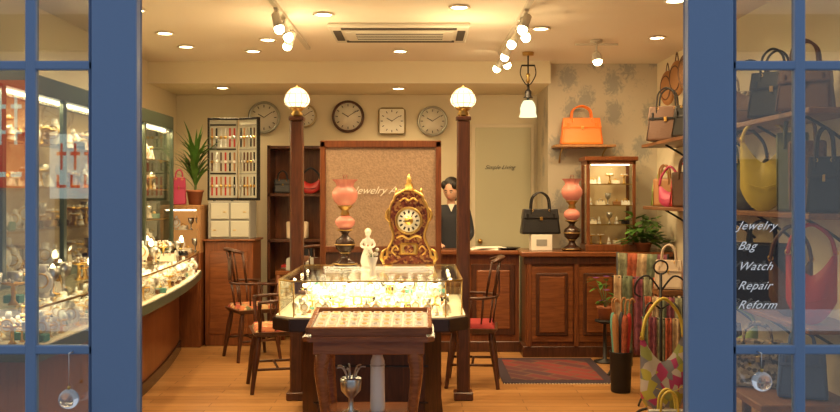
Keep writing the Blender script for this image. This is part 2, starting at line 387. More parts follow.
# front table display with slanted tray
o=MB(); tx0,tx1,ty0,ty1=-.575,.072,4.36,4.86
o.prism([(tx0+.03,ty0),(tx1-.03,ty0),(tx1,ty0+.03),(tx1,ty1-.03),(tx1-.03,ty1),(tx0+.03,ty1),(tx0,ty1-.03),(tx0,ty0+.03)],.785,.81,TABLEW,bev=.005)
o.bx(tx0+.05,tx1-.05,ty0+.03,ty1-.03,.72,.785,TABLEW,.004)
for sx,x in ((-1,tx0+.105),(1,tx1-.105)):
    for sy,y in ((-1,ty0+.07),(1,ty1-.07)):
        o.tube([(x,y,.75),(x+sx*.012,y+sy*.012,.68),(x+sx*.014,y+sy*.012,.60),(x-sx*.010,y-sy*.012,.36),(x-sx*.012,y-sy*.012,.14),(x+sx*.022,y+sy*.02,.03),(x+sx*.03,y+sy*.03,0)],[.036,.038,.032,.022,.016,.022,.024],TABLEW,10,cat=True)
o.bx(tx0+.10,tx1-.10,ty0+.07,ty1-.07,.38,.40,MIDWOODX,.004)
o.finish('display_table')
o=MB(); tilt=math.atan2(.045,.46)
o.M=Matrix.Translation((-.25,4.39,.818))@Matrix.Rotation(tilt,4,'X')
for (a,b_,c,d) in ((-.31,.31,0,.024),(-.31,.31,.436,.46),(-.31,-.286,0,.46),(.286,.31,0,.46)): o.bx(a,b_,c,d,0,.035,TABLEW,.004)
o.bx(-.29,.29,.01,.45,0,.012,PAPER)
for i in range(10):
    for j in range(5):
        x=-.25+i*.055;y=.06+j*.083
        o.box((x,y,.016),(.044,.066,.008),(CREAM,WHITE,WHITE)[(i+2*j)%3],.002); o.torus((x,y,.022),.012,.0018,STEEL if (i*j)%2 else GOLD,'Z',12,4)
o.M=Matrix(); 
for x in (-.5,.0): o.bx(x-.02,x+.02,4.78,4.82,.81,.857,TABLEW)
o.bx(-.53,.03,4.39,4.41,.81,.824,TABLEW)
o.finish('jewelry_tray')
o=MB()
o.lathe([(.034,0),(.038,.02),(.036,.26),(.026,.285),(.026,.295)],(-.215,4.56,.40),WHITE,20); o.torus((-.215,4.56,.64),.0365,.003,STEEL,'Z',20,5); o.finish('white_canister')
o=MB()
o.lathe([(.045,0),(.014,.02),(.012,.07),(.05,.11),(.055,.17),(.05,.175)],(-.35,4.56,.40),STEEL,20)
for k in range(7): o.tube([(-.35,4.56,.52),(-.35+.04*math.cos(k*.9),4.56+.04*math.sin(k*.9),.62),(-.35+.075*math.cos(k*.9),4.56+.07*math.sin(k*.9),.63)],.004,STEEL,6,cat=True)
o.finish('silver_goblet')
def oil_lamp(name,x,y,z,s=1):
    o=MB(); c=(0,0,0)
    o.lathe([(.075,0),(.078,.014),(.06,.03),(.035,.045),(.022,.07),(.03,.085),(.058,.11),(.066,.14),(.058,.17),(.03,.19),(.02,.205),(.028,.22),(.05,.235)],c,DBROWN,24)
    for zz,q in ((.014,.079),(.085,.032),(.14,.067),(.235,.051)): o.torus((0,0,zz),q,.004,BRASS,'Z',24,6)
    o.lathe([(.03,0),(.045,.012),(.062,.03),(.066,.05),(.056,.07),(.035,.085),(.022,.09)],(0,0,.238),PINKGL,24)
    o.lathe([(.024,0),(.032,.01),(.022,.03),(.034,.045),(.05,.06),(.05,.065)],(0,0,.328),BRASS,24)
    o.lathe([(.045,0),(.07,.025),(.083,.055),(.082,.085),(.065,.11),(.052,.125),(.058,.15),(.078,.17)],(0,0,.395),PINKGL,32,ruffle=.16,rk=8)
    o.lathe([(.018,0),(.022,.02),(.016,.1),(.014,.20)],(0,0,.395),GLASS,14)
    o.finish(name,(x,y,z),0,scale=s)
oil_lamp('oil_lamp',-.53,6.36,1.0,1.08)
# ---- ornate bracket clock
o=MB()
half=[(.17,0),(.175,.03),(.15,.05),(.145,.09),(.125,.13),(.108,.17),(.108,.21),(.122,.25),(.132,.30),(.13,.35),(.118,.40),(.10,.43),(.092,.455),(.065,.475),(.035,.49)]
poly=half+[(-x,z) for x,z in half[::-1]]
SHELL=patterned('tortoiseshell_inlay',[(.10,.018,.01),(.20,.05,.018),(.36,.18,.05)],70,.25)
o.prism(poly,-.065,.065,SHELL,'Y',.006)
for sx in (-1,1):
    o.tube([(sx*x,-.068,z) for x,z in half],.009,GOLD,8,cat=True)
    o.tube([(sx*x,.065,z) for x,z in half],.006,GOLD,8,cat=True)
    o.tube([(sx*.17,-.07,.02),(sx*.185,-.08,.04),(sx*.175,-.085,.08),(sx*.15,-.075,.1)],[.011,.015,.011,.006],GOLD,8,cat=True)
    o.tube([(sx*.125,-.07,.28),(sx*.15,-.075,.31),(sx*.148,-.07,.35),(sx*.125,-.07,.38)],[.006,.011,.009,.005],GOLD,8,cat=True)
    o.lathe([(.010,0),(.016,.02),(.007,.035),(.010,.05),(.002,.07)],(sx*.085,-.03,.44),GOLD,12)
    o.lathe([(.028,-.02),(.03,-.01),(.015,.005)],(sx*.145,0,.0),GOLD,12)
    o.tube([(sx*.09,-.07,.06),(sx*.115,-.078,.09),(sx*.09,-.078,.12),(sx*.07,-.072,.1)],.006,GOLD,6,cat=True)
o.cyl((0,-.066,.29),(0,-.078,.29),.092,GOLD,n=36); o.cyl((0,-.078,.29),(0,-.084,.29),.076,DIAL,n=36); o.torus((0,-.08,.29),.086,.008,BRASS,'Y',36)
for k in range(12):
    a=k*math.pi/6; o.box((.058*math.sin(a),-.086,.29+.058*math.cos(a)),(.012,.004,.02),DARKDIAL,0,Matrix.Rotation(a,3,'Y'))
o.box((.012,-.09,.308),(.005,.003,.042),DARKDIAL,0,Matrix.Rotation(.6,3,'Y')); o.box((-.018,-.09,.286),(.04,.003,.005),DARKDIAL)
o.cyl((0,-.084,.29),(0,-.087,.29),.03,GOLD,n=20)
o.box((0,-.07,.10),(.12,.012,.08),GOLD,.01); o.sph((0,-.078,.10),(.035,.014,.03),SHELL); o.tube([(-.085,-.073,.175),(-.045,-.08,.19),(0,-.078,.168),(.045,-.08,.19),(.085,-.073,.175)],.007,GOLD,8,cat=True)
o.tube([(-.06,-.07,.42),(-.03,-.078,.44),(0,-.078,.425),(.03,-.078,.44),(.06,-.07,.42)],.006,GOLD,8,cat=True)
o.lathe([(.045,0),(.05,.01),(.025,.025),(.03,.045),(.015,.06),(.02,.075),(.012,.09),(.002,.12)],(0,0,.485),GOLD,16)
o.finish('ornate_mantel_clock',(-.078,6.34,1.02),.0,scale=(1.03,1,1.04))
o=MB()
o.lathe([(.05,0),(.05,.012),(.04,.02),(.046,.03),(.052,.05),(.045,.09),(.03,.13),(.02,.155),(.028,.18),(.03,.2),(.012,.215),(.011,.225)],(0,0,0),WHITE,20)
o.sph((0,0,.245),(.02,.022,.026),WHITE); o.sph((0,.01,.255),(.023,.02,.022),CREAM); o.sph((0,-.021,.243),(.004,.005,.005),WHITE,8,6)
for sx in (-1,1): o.tube([(sx*.025,0,.2),(sx*.045,-.01,.165),(sx*.025,-.04,.15),(sx*.005,-.05,.16)],[.011,.009,.008,.007],WHITE,8,cat=True)
for k in range(6): a=k; o.sph((.008*math.cos(a),-.055+.008*math.sin(a),.165),.008,PINKGL if k%2 else WHITE,8,6)
o.finish('porcelain_figurine',(-.35,6.05,1.0))
o=MB(); o.lathe([(.022,0),(.026,.01),(.014,.04),(.022,.08),(.034,.12)],(0,0,0),WHITE,16)
for k in range(12):
    a=rr(0,6.3);q=rr(.01,.035);z=rr(.13,.17); o.tube([(0,0,.08),(q*math.cos(a),q*math.sin(a),z)],.0018,STEM,5)
    if k%3: o.sph((q*math.cos(a),q*math.sin(a),z),.011,(WHITE,PAPER)[k%2],8,6)
    else: o.leaf((q*math.cos(a),q*math.sin(a),z),(math.cos(a),math.sin(a),.4),.045,.02,LEAF)
o.finish('flower_vase',(-.29,5.50,1.0))

# ---------------- divider screen ----------------
o=MB(); x0,x1,y=-.80,.17,7.22
o.bx(x0,x0+.045,y-.03,y+.03,0,1.93,MIDWOOD,.005); o.bx(x1-.045,x1,y-.03,y+.03,0,1.93,MIDWOOD,.005)
o.bx(x0,x1,y-.03,y+.03,1.88,1.935,MIDWOOD,.005); o.bx(x0+.04,x1-.04,y-.025,y+.025,1.04,1.09,MIDWOOD,.004)
o.bx(x0+.045,x1-.045,y-.005,y+.005,1.09,1.88,FROST); o.bx(x0+.045,x1-.045,y-.012,y+.012,.1,1.04,DKWOOD)
o.bx(x0-.0,x0+.045,y-.16,y+.16,0,.04,MIDWOOD,.01); o.bx(x1-.045,x1,y-.16,y+.16,0,.04,MIDWOOD,.01)
dv=o.finish('divider_screen')
text('screen_lettering','Jewelry Arch',(-.53,7.205,1.51),.085,PAPER,dv,.5)

# ---------------- chairs ----------------
def windsor(name,x,y,rz,seatmat,woodm=DKWOOD,top=.95):
    o=MB(); sh=.46
    o.tbox((0,0,sh-.035),(.36,.34),(.42,.40),.04,woodm,.012); o.tbox((0,0,sh),(.38,.36),(.33,.31),.04,seatmat,.015)
    for sx in (-1,1):
        for sy in (-1,1):
            o.tube([(sx*.15,sy*.14,sh-.02),(sx*.168,sy*.16,.3),(sx*.19,sy*.185,.12),(sx*.205,sy*.20,0)],[.017,.027,.018,.015],woodm,8,cat=True)
    for sx in (-1,1): o.cyl((sx*.18,-.17,.18),(sx*.18,.17,.18),.010,woodm,n=8)
    o.cyl((-.18,0,.18),(.18,0,.18),.010,woodm,n=8)
    arc=[]
    for k in range(13):
        a=math.pi*(k/12); arc.append((.225*math.cos(a),-.02+.20*math.sin(a)*1.05,.70))
    arc=[(.235,-.16,.69)]+arc+[(-.235,-.16,.69)]
    o.tube(arc,.018,woodm,8,flat=.7)
    for k in range(0,13,2):
        a=math.pi*(k/12); p=(.225*math.cos(a),-.02+.21*math.sin(a),.70); q=(.175*math.cos(a),-.02+.175*math.sin(a),sh); 
        o.cyl(q,p,.008,woodm,n=6)
    for sx in (-1,1): o.tube([(sx*.235,-.15,.69),(sx*.2,-.14,.55),(sx*.185,-.14,sh)],[.012,.016,.011],woodm,8,cat=True)
    cr=[]
    for k in range(9):
        a=math.pi*(.22+.56*k/8); cr.append((.24*math.cos(a),.02+.21*math.sin(a),top-.02+.03*math.sin(math.pi*k/8)))
    o.tube(cr,.03,woodm,8,flat=.5)
    for k in range(9):
        a=math.pi*(.22+.56*k/8); p=cr[k]; q=(.215*math.cos(a),-.02+.20*math.sin(a),.70)
        if k in (0,2,3,5,6,8): o.cyl(q,p,.011 if k in(0,8) else .007,woodm,n=6)
    o.box((0,.21,.82),(.09,.012,.2),woodm,.004)
    return o.finish(name,(x,y,0),rz)
windsor('windsor_chair',-1.55,8.3,math.radians(120),FLORAL,DKWOOD,1.0)
windsor('windsor_chair',-1.12,7.0,math.radians(-75),FLORAL,DKWOOD,1.0)
windsor('windsor_chair',.42,7.16,math.radians(-95),CRIMSON,DKWOOD,1.0)
windsor('windsor_chair',-.93,8.55,math.radians(180),FLORAL,DKWOOD,1.02)

# ---------------- left wall cabinets & counter ----------------
o=MB(); cx0,cx1=XL+.012,-2.34
ya,yb=4.2,8.55
o.bx(cx0,cx1,ya,yb,2.12,2.24,GREEN,.006); o.bx(cx0,cx1,ya,yb,.965,1.02,GREEN,.004)
o.bx(cx0,cx0+.02,ya,yb,1.02,2.12,CABBK)
ny=5
for k in range(ny+1):
    yy=ya+(yb-ya)*k/ny; o.bx(cx1-.03,cx1,max(yy-.025,ya),min(yy+.025,yb),1.02,2.12,GREEN,.004)
    if k<ny: o.bx(cx1-.018,cx1-.014,yy+.02,ya+(yb-ya)*(k+1)/ny-.02,1.02,2.12,CGLASS)
o.bx(cx0,cx1,ya,ya+.02,1.02,2.12,GREEN); o.bx(cx0,cx1,yb-.02,yb,1.02,2.12,GREEN)
for z in (1.28,1.55,1.82): o.bx(cx0+.02,cx1-.05,ya+.02,yb-.02,z-.004,z+.004,CGLASS); o.bx(cx1-.06,cx1-.045,ya+.02,yb-.02,z-.008,z+.004,BRASS)
o.bx(cx1-.08,cx1-.06,ya+.05,yb-.05,2.10,2.118,TUBE)
o.finish('display_case')
o=MB()
for z in (1.02,1.284,1.554,1.824):
    y=ya+.1
    while y<yb-.12:
        stock(o,rr(cx0+.08,cx1-.12),y,z,rr(1.3,2.3),'bprnkgnk'); y+=rr(.045,.085)
o.finish('jewelry_stock')
o=MB()
def curve_edge(x_off,n=14):
    pts=[]
    for i in range(n+1):
        t=i/n; y=4.3+t*(8.75-4.3); x=-1.82-.30*max(0,(t-.25)/.75)**2+.0; pts.append((x+x_off,y))
    return pts
def slab(off,z0,z1,mat):
    e=curve_edge(off); o.prism([(XL+.02,4.3)]+e+[(XL+.02,8.75)],z0,z1,mat,'Z')
slab(-.22,0,.70,MIDWOOD); slab(-.20,0,.09,BLACK); slab(0,.70,.765,GREEN); slab(-.01,.765,.772,CREAM)
e=curve_edge(-.03)
for i in range(len(e)-1):
    a,b_=Vector((*e[i],0)),Vector((*e[i+1],0)); d=b_-a; mid=(a+b_)/2; ang=math.atan2(d.y,d.x)
    o.box((mid.x,mid.y,.86),(d.length,.006,.18),CGLASS,0,Matrix.Rotation(ang,3,'Z')); o.box((mid.x,mid.y,.952),(d.length,.010,.010),BRASS,0,Matrix.Rotation(ang,3,'Z'))
slab(-.03,.945,.955,CGLASS)
o.finish('curved_glass_counter')
o=MB()
for i in range(62):
    y=4.4+i*.069
    for x in (-1.90,-1.99,-2.08,-2.2,-2.32):
        t=(y-4.3)/4.45; xx=x-.30*max(0,(t-.25)/.75)**2*(1 if x>-2.1 else .3)
        stock(o,xx+rr(-.02,.02),y,.772,rr(.9,1.6),'bprnkgn')
o.finish('counter_jewelry')
for (x,y) in ((-2.0,4.9),(-2.25,7.0),(-2.3,7.7),(-2.2,6.2),(-2.2,8.3),(-2.05,5.6),(-2.12,6.7),(-2.1,5.25)):
    o=MB(); o.lathe([(.04,0),(.04,.008),(.008,.015),(.007,.10),(.018,.11)],(0,0,0),BRASS,16); o.lathe([(.012,0),(.020,.02),(.014,.04),(.002,.06)],(0,0,.11),BULB,14); o.finish('counter_lamp',(x,y,.955))
for i,(x,y) in enumerate(((-2.12,4.65),(-2.1,5.05),(-2.1,5.9),(-2.18,6.45),(-2.2,7.3),(-2.25,8.0))):
    o=MB()
    for k in range(10): stock(o,x+rr(-.1,.12),y+rr(-.2,.2),.955,rr(1.3,2.1),'bpkgnkg')
    o.finish('jewelry_stand')
o=MB(); a,b_,c,d=-2.62,-2.16,8.85,9.3
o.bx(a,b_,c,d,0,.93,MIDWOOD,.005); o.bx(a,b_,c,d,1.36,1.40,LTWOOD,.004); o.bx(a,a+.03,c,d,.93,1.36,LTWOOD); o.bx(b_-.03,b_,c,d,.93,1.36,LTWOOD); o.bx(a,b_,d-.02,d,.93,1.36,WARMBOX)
o.bx(a+.03,b_-.03,c+.15,d-.02,1.14,1.15,GLASS); o.bx(a+.05,b_-.05,c+.02,c+.03,1.345,1.358,TUBE)
for k in range(5): stock(o,a+.08+k*.075,c+.12,.93,1.7); stock(o,a+.08+k*.075,c+.25,1.15,1.5)
o.finish('corner_cabinet')
def pot(o,c,r,h,mat): o.lathe([(r*.7,0),(r*.95,h*.85),(r*1.05,h*.86),(r*1.05,h),(r*.9,h),(r*.88,h*.9),(.001,h*.9)],c,mat,24)
o=MB(); pot(o,(0,0,0),.085,.15,TERRA); o.sph((0,0,.13),(.07,.07,.01),SOIL)
o.tube([(0,0,.1),(.01,0,.3),(-.01,.01,.42)],[.014,.012,.008],STEM,8,cat=True)
for k in range(70):
    aa=rr(0,6.28); o.leaf((0,0,rr(.15,.5)),(math.cos(aa),math.sin(aa)*.6,rr(.9,3.5)),rr(.24,.42),rr(.028,.045),LEAF,rr(.5,1.5))
o.finish('dracaena_plant',(-2.28,9.12,1.40))

# ---------------- handbags ----------------
KIND={'kelly':'top_handle_bag','birkin':'satchel_bag','tote':'tote_bag','hobo':'shoulder_bag'}
def bag(name,x,y,z,w,dp,h,mat,rz=0,style='kelly',hh=.13,metal=GOLD,hm=None):
    name=name.replace('handbag',KIND[style])
    o=MB(); hm=hm or mat; rz=math.radians(rz)
    if style in('kelly','tote','birkin'):
        tw=w*(.86 if style!='tote' else 1.12)
        o.tbox((0,0,.004),(w,dp),(tw,dp*.45),h,mat,min(.02,dp*.2))
        for sx in (-1,1): o.tube([(sx*w*.46,-dp*.5,.01),(sx*tw*.44,-dp*.25,h*.98)],.003,hm,5)
        if style!='tote':
            o.tbox((0,0,h*.62),(w*.925,dp*.72),(tw*1.0,dp*.5),h*.395,mat,.006)
            o.box((0,-dp*.38,h*.66),(w*.85,.006,h*.06),hm,.002); o.box((0,-dp*.42,h*.63),(w*.07,.012,h*.13),metal,.003)
            for sx in (-1,1): o.box((sx*w*.33,-dp*.36,h*.72),(w*.05,.012,h*.22),hm,.002); o.torus((sx*w*.22,-dp*.28,h*.95),.009,.003,metal,'Y',12,5)
            for sx in (-1,1):
                for sy in (-1,1): o.sph((sx*w*.40,sy*dp*.36,.007),.007,metal,8,6)
        ys=(-dp*.26,dp*.26) if style!='kelly' else (0,)
        for yy in ys:
            ww=w*.24
            o.tube([(-ww,yy,h*.8),(-ww,yy,h*1.02),(-ww*.8,yy,h+hh*.7),(0,yy,h+hh),(ww*.8,yy,h+hh*.7),(ww,yy,h*1.02),(ww,yy,h*.8)],.008,hm,8,cat=True)
    elif style=='hobo':
        n=14
        def fn(u,v):
            X=(u-.5)*w; top=h*(.62+.38*abs(2*u-1)**1.6); bot=h*(.30*abs(2*u-1)**2.2); zz=bot+(top-bot)*v
            return X,zz,math.sin(math.pi*u)**.5*(.25+.75*(1-v)**.6)*math.sin(math.pi*min(1,.12+v*.9))**.4
        for sgn in (-1,1):
            V=[];F=[]
            for j in range(9):
                for i in range(n+1):
                    X,Z,T=fn(i/n,j/8); V.append((X,sgn*dp*.5*T,Z))
            for j in range(8):
                for i in range(n): q=j*(n+1)+i; F.append([q,q+1,q+n+2,q+n+1])
            o.add(V,F,mat,True)
        V=[];F=[]
        for j in (0,8):
            base=len(V)
            for i in range(n+1):
                X,Z,T=fn(i/n,j/8); V+=[(X,-dp*.5*T,Z),(X,dp*.5*T,Z)]
            for i in range(n): q=base+2*i; F.append([q,q+1,q+3,q+2])
        o.add(V,F,mat,True)
        o.tube([(-w*.46,0,h*.9),(-w*.36,0,h*1.0+hh*.45),(0,0,h+hh),(w*.36,0,h*1.0+hh*.45),(w*.46,0,h*.9)],.011,hm,8,cat=True)
        for sx in (-1,1): o.torus((sx*w*.46,0,h*.92),.014,.004,metal,'Y',14,5)
        o.tube([(-w*.3,-dp*.4,h*.35),(0,-dp*.5,h*.3),(w*.3,-dp*.4,h*.35)],.003,hm,5,cat=True)
    return o.finish(name,(x,y,z),rz)
bag('magenta_handbag',-2.39,8.93,1.40,.14,.09,.27,PINK,10,'kelly',.08)
bag('black_handbag',-2.54,8.96,1.40,.12,.08,.24,BLKLEATHER,10,'kelly',.1)
o=MB(); o.bx(-2.14,-1.66,8.95,9.4,0,1.04,MIDWOOD,.006); o.bx(-2.16,-1.64,8.93,9.42,1.04,1.06,MIDWOODX,.004); o.bx(-2.09,-1.71,8.943,8.95,.12,.94,MIDWOODX,.003); o.finish('wood_pedestal_cabinet')
o=MB(); o.bx(-2.12,-1.70,9.0,9.35,1.06,1.44,GREYL,.005)
for i in range(2):
    for j in range(2): o.bx(-2.09+i*.2,-1.91+i*.2,8.985,9.0,1.08+j*.18,1.24+j*.18,RACKBK,.004)
for i in range(4): o.box((-2.05+i*.1,8.982,1.15+(i%2)*.18),(.03,.006,.008),GOLD)
o.finish('white_drawer_box')
o=MB()
o.bx(-2.13,-1.85,9.1,9.13,1.47,2.26,RACKBK,.004); o.bx(-2.14,-1.84,9.09,9.14,1.445,1.47,IRON,.004); o.bx(-2.14,-1.84,9.09,9.14,2.26,2.28,IRON,.004)
o.bx(-2.145,-2.13,9.08,9.14,1.445,2.28,IRON,.003)
o.M=Matrix.Translation((-1.83,9.1,0))@Matrix.Rotation(math.radians(-28),4,'Z')
o.bx(0,.23,0,.03,1.47,2.26,RACKBK,.004); o.bx(0,.24,-.01,.03,1.445,1.47,IRON,.004); o.bx(0,.24,-.01,.03,2.26,2.28,IRON,.004); o.bx(.23,.245,-.01,.03,1.445,2.28,IRON)
for r_ in range(3):
    for c_ in range(5):
        x=.03+c_*.042; z=1.59+r_*.245; o.box((x,-.006,z),(.014,.008,.19),random.choice((BLACK,BROWN,TAN,STEEL))); o.cyl((x,-.004,z),(x,-.014,z),.014,random.choice((GOLD,STEEL)),n=12)
for r_ in range(3): o.bx(.01,.22,-.008,0,1.71+r_*.245,1.72+r_*.245,GREYL)
o.M=Matrix()
for r_ in range(3):
    o.bx(-2.12,-1.86,9.09,9.1,1.71+r_*.245,1.725+r_*.245,IRON)
    for c_ in range(6):
        x=-2.10+c_*.045; z=1.59+r_*.245; o.box((x,9.093,z),(.016,.008,.19),random.choice((BLACK,BROWN,RED,STEEL,TAN))); o.cyl((x,9.095,z),(x,9.084,z),.015,random.choice((GOLD,STEEL,WHITE)),n=12)
# short stand legs down to the drawer box top
for x in (-2.08,-1.9): o.bx(x-.01,x+.01,9.09,9.13,1.44,1.45,IRON)
o.finish('watch_display_rack')
o=MB(); a,b_,c,d=-1.60,-1.0,9.42,9.78
o.bx(a,a+.03,c,d,0,2.02,DKWOOD); o.bx(b_-.03,b_,c,d,0,2.02,DKWOOD); o.bx(a,b_,d-.02,d,0,2.02,MIDWOOD)
for z in (.1,.6,1.02,1.50,2.0): o.bx(a,b_,c,d,z-.015,z+.015,DKWOOD,.003)
o.finish('wooden_shelf_unit')
bag('black_handbag',-1.46,9.56,1.515,.2,.1,.15,BLKLEATHER,12,'birkin',.09)
bag('red_handbag',-1.16,9.56,1.515,.22,.12,.17,RED,-8,'hobo',.1,hm=BLKLEATHER)
bag('beige_handbag',-1.30,9.56,1.035,.22,.12,.18,BEIGE,-8,'tote',.1)
o=MB(); 
for k in range(5): o.box((-1.3+.01*(k%2),9.58,.63+k*.03),(.4-.02*k,.24,.03),(PAPER,TAN,BEIGE,TEAL,RED)[k],.003)
o.finish('stack_of_boxes')
o=MB(); o.bx(-1.45,-.35,9.0,9.35,.70,.74,MIDWOODX,.005)
for x in (-1.42,-.38):
    for y in (9.03,9.32): o.cyl((x,y,0),(x,y,.7),.022,MIDWOOD,r1=.028)
o.bx(-1.42,-.38,9.02,9.04,.6,.7,MIDWOOD); o.finish('writing_desk')
o=MB(); o.tbox((-1.2,9.18,.74),(.3,.28),(.3,.2),.12,GREYL,.01); o.box((-1.2,9.24,.93),(.2,.03,.12),BLACK,.006)
for i in range(4):
    for j in range(3): o.box((-1.28+i*.05,9.08+j*.04,.83+j*.02),(.03,.025,.012),PAPER,.002)
o.finish('cash_register')
o=MB(); o.bx(1.30,1.88,8.62,8.92,1.96,1.985,LTWOOD,.004)
for x in (1.38,1.80): o.tube([(x,8.915,1.82),(x,8.86,1.90),(x,8.70,1.955)],.008,BRASS,6,cat=True)
o.finish('bracket_shelf')
bag('orange_handbag',1.57,8.76,1.985,.41,.16,.26,ORANGE,0,'birkin',.12)

# ---------------- back counter ----------------
o=MB()
o.bx(.98,XR-.02,8.33,8.86,0,.93,MIDWOOD); o.bx(.93,XR-.02,8.27,8.9,.93,.975,MIDWOODX,.008); o.bx(.95,XR-.02,8.31,8.86,0,.1,DKWOOD,.004); o.bx(.96,XR-.02,8.30,8.34,.86,.93,DKWOOD,.006)
w3=(XR-.04-1.0)/3
for k in range(3):
    xa=1.0+k*w3; xb=xa+w3
    o.bx(xa+.02,xb-.02,8.312,8.335,.14,.84,MIDWOODX,.006); o.bx(xa+.07,xb-.07,8.295,8.32,.20,.78,DKWOOD,.01); o.bx(xa+.10,xb-.10,8.288,8.30,.23,.75,MIDWOODX,.008)
    o.bx(xa-.012,xa+.03,8.30,8.335,.1,.86,MIDWOOD,.006)
o.bx(-.1,.95,8.62,8.92,0,.93,MIDWOOD); o.bx(-.14,.95,8.56,8.95,.93,.972,MIDWOODX,.008); o.bx(-.12,.97,8.60,8.64,0,.1,DKWOOD,.004)
for k in range(2): 
    xa=-.05+k*.5; o.bx(xa+.04,xa+.46,8.60,8.625,.16,.84,DKWOOD,.008); o.bx(xa+.09,xa+.41,8.59,8.61,.22,.78,MIDWOODX,.008)
o.finish('reception_counter')
o=MB(); 
for k in range(4): o.box((.62+.02*k,8.72,.975+k*.006),(.26,.2,.006),PAPER,0,Matrix.Rotation(.1*k,3,'Z'))
o.finish('paper_stack')
o=MB(); o.lathe([(.08,0),(.09,.006),(.12,.018),(.122,.022),(.09,.012),(.001,.01)],(0,0,0),BLACK,24); o.finish('black_dish',(.85,8.7,.973))
o=MB(); o.box((1.15,8.58,1.05),(.20,.16,.15),PAPER,.004); o.box((1.15,8.499,1.05),(.1,.004,.06),GREYL); o.finish('display_riser')
bag('black_handbag',1.145,8.58,1.125,.38,.15,.24,BLKLEATHER,4,'birkin',.16)
o=MB(); a,b_,c,d,z0,z1=1.56,2.02,8.42,8.72,.975,1.86
o.bx(a-.01,b_+.01,c-.01,d+.01,z0,z0+.06,MIDWOOD,.005); o.bx(a-.02,b_+.02,c-.02,d+.02,z1-.04,z1,MIDWOOD,.006); o.bx(a,b_,c,d,z1-.07,z1-.04,MIDWOOD)
for x in (a+.015,b_-.015):
    for y in (c+.015,d-.015): o.box((x,y,(z0+z1)/2),(.03,.03,z1-z0-.08),MIDWOOD,.004)
o.bx(a+.03,b_-.03,c+.012,c+.016,z0+.06,z1-.07,CGLASS); o.bx(a+.012,a+.016,c+.03,d-.03,z0+.06,z1-.07,CGLASS); o.bx(b_-.016,b_-.012,c+.03,d-.03,z0+.06,z1-.07,CGLASS)
o.bx(a+.02,b_-.02,d-.02,d-.012,z0+.06,z1-.07,CABBK)
for z in (1.22,1.40,1.60): o.bx(a+.02,b_-.02,c+.02,d-.01,z,z+.006,CGLASS); o.bx(a+.02,b_-.02,c+.02,c+.028,z-.004,z+.006,BRASS)
for z in (z0+.06,1.226,1.406,1.606):
    for k in range(5): stock(o,a+.07+k*.08,rr(c+.07,d-.08),z,1.4,'nkpgrn')
o.bx(a+.05,b_-.05,c+.05,c+.055,z1-.08,z1-.072,TUBE)
o.finish('glass_curio_cabinet')
oil_lamp('oil_lamp',1.435,8.50,.975,1.2)
def bush(name,x,y,z,R,H,n,lw,flowers=None,potr=.1,poth=.14):
    o=MB(); pot(o,(0,0,0),potr,poth,TERRA)
    for k in range(n):
        a=rr(0,6.28); q=rr(.2,1)*R*.5; zz=poth+rr(0,1)*H
        o.tube([(0,0,poth*.8),(q*.5*math.cos(a),q*.5*math.sin(a),(poth+zz)/2+.02),(q*math.cos(a),q*math.sin(a),zz)],.0025,STEM,5,cat=True)
        for j in range(2): 
            b_=a+rr(-.8,.8); o.leaf((q*math.cos(a),q*math.sin(a),zz),(math.cos(b_),math.sin(b_),rr(-.2,.9)),rr(.5,1)*R*.55,lw,LEAF,rr(.3,1))
        if flowers and k%3==0: 
            for j in range(5): o.leaf((q*math.cos(a),q*math.sin(a),zz+.02),(math.cos(j*1.26),math.sin(j*1.26),.3),.035,.025,flowers,.3,4)
    return o.finish(name,(x,y,z))
bush('potted_plant',2.09,8.42,.975,.32,.26,44,.065,None,.08,.08)
bush('flowering_plant',1.66,8.08,.38,.20,.30,14,.035,PURPLE,.07,.12)
o=MB(); o.lathe([(.10,0),(.10,.012),(.02,.03),(.014,.34),(.09,.365),(.09,.38)],(1.66,8.08,0),IRON,20); o.finish('plant_stand')
# rug
m,nt,b=newmat('persian_rug'); L=nt.links.new
tc=nt.nodes.new('ShaderNodeTexCoord'); mp=nt.nodes.new('ShaderNodeMapping'); mp.inputs['Rotation'].default_value=(0,0,.785)
ck=nt.nodes.new('ShaderNodeTexBrick'); ck.inputs['Scale'].default_value=1; ck.inputs['Brick Width'].default_value=.3; ck.inputs['Row Height'].default_value=.12; ck.inputs['Mortar Size'].default_value=.012
ck.inputs['Color1'].default_value=(.20,.025,.02,1); ck.inputs['Color2'].default_value=(.045,.02,.03,1); ck.inputs['Mortar'].default_value=(.12,.06,.035,1)
L(tc.outputs['Object'],mp.inputs['Vector']); L(mp.outputs['Vector'],ck.inputs['Vector']); L(ck.outputs['Color'],b.inputs['Base Color']); b.inputs['Roughness'].default_value=.95
RUG=m; RUGD=pm('rug_border',(.035,.02,.03),.95)
o=MB(); o.bx(.66,1.56,7.15,8.24,.001,.009,RUGD); o.bx(.74,1.48,7.25,8.14,.009,.011,RUG)
for k in range(37): o.box((.67+k*.024,7.135,.004),(.005,.03,.004),CREAM)
o.finish('persian_rug')
o=MB(); DOORM=pm('door_pale_green',(.60,.58,.40),.6)
o.bx(.56,1.24,9.76,9.8,0,2.27,CREAM,.004); o.bx(.60,1.20,9.745,9.765,0,2.23,DOORM,.004); o.sph((.65,9.72,1.0),.027,BRASS); o.cyl((.65,9.72,1.0),(.65,9.75,1.0),.01,BRASS)
db=o.finish('door_3')
text('door_lettering','Simple Living',(.70,9.741,1.78),.062,DARKDIAL,db,.5)

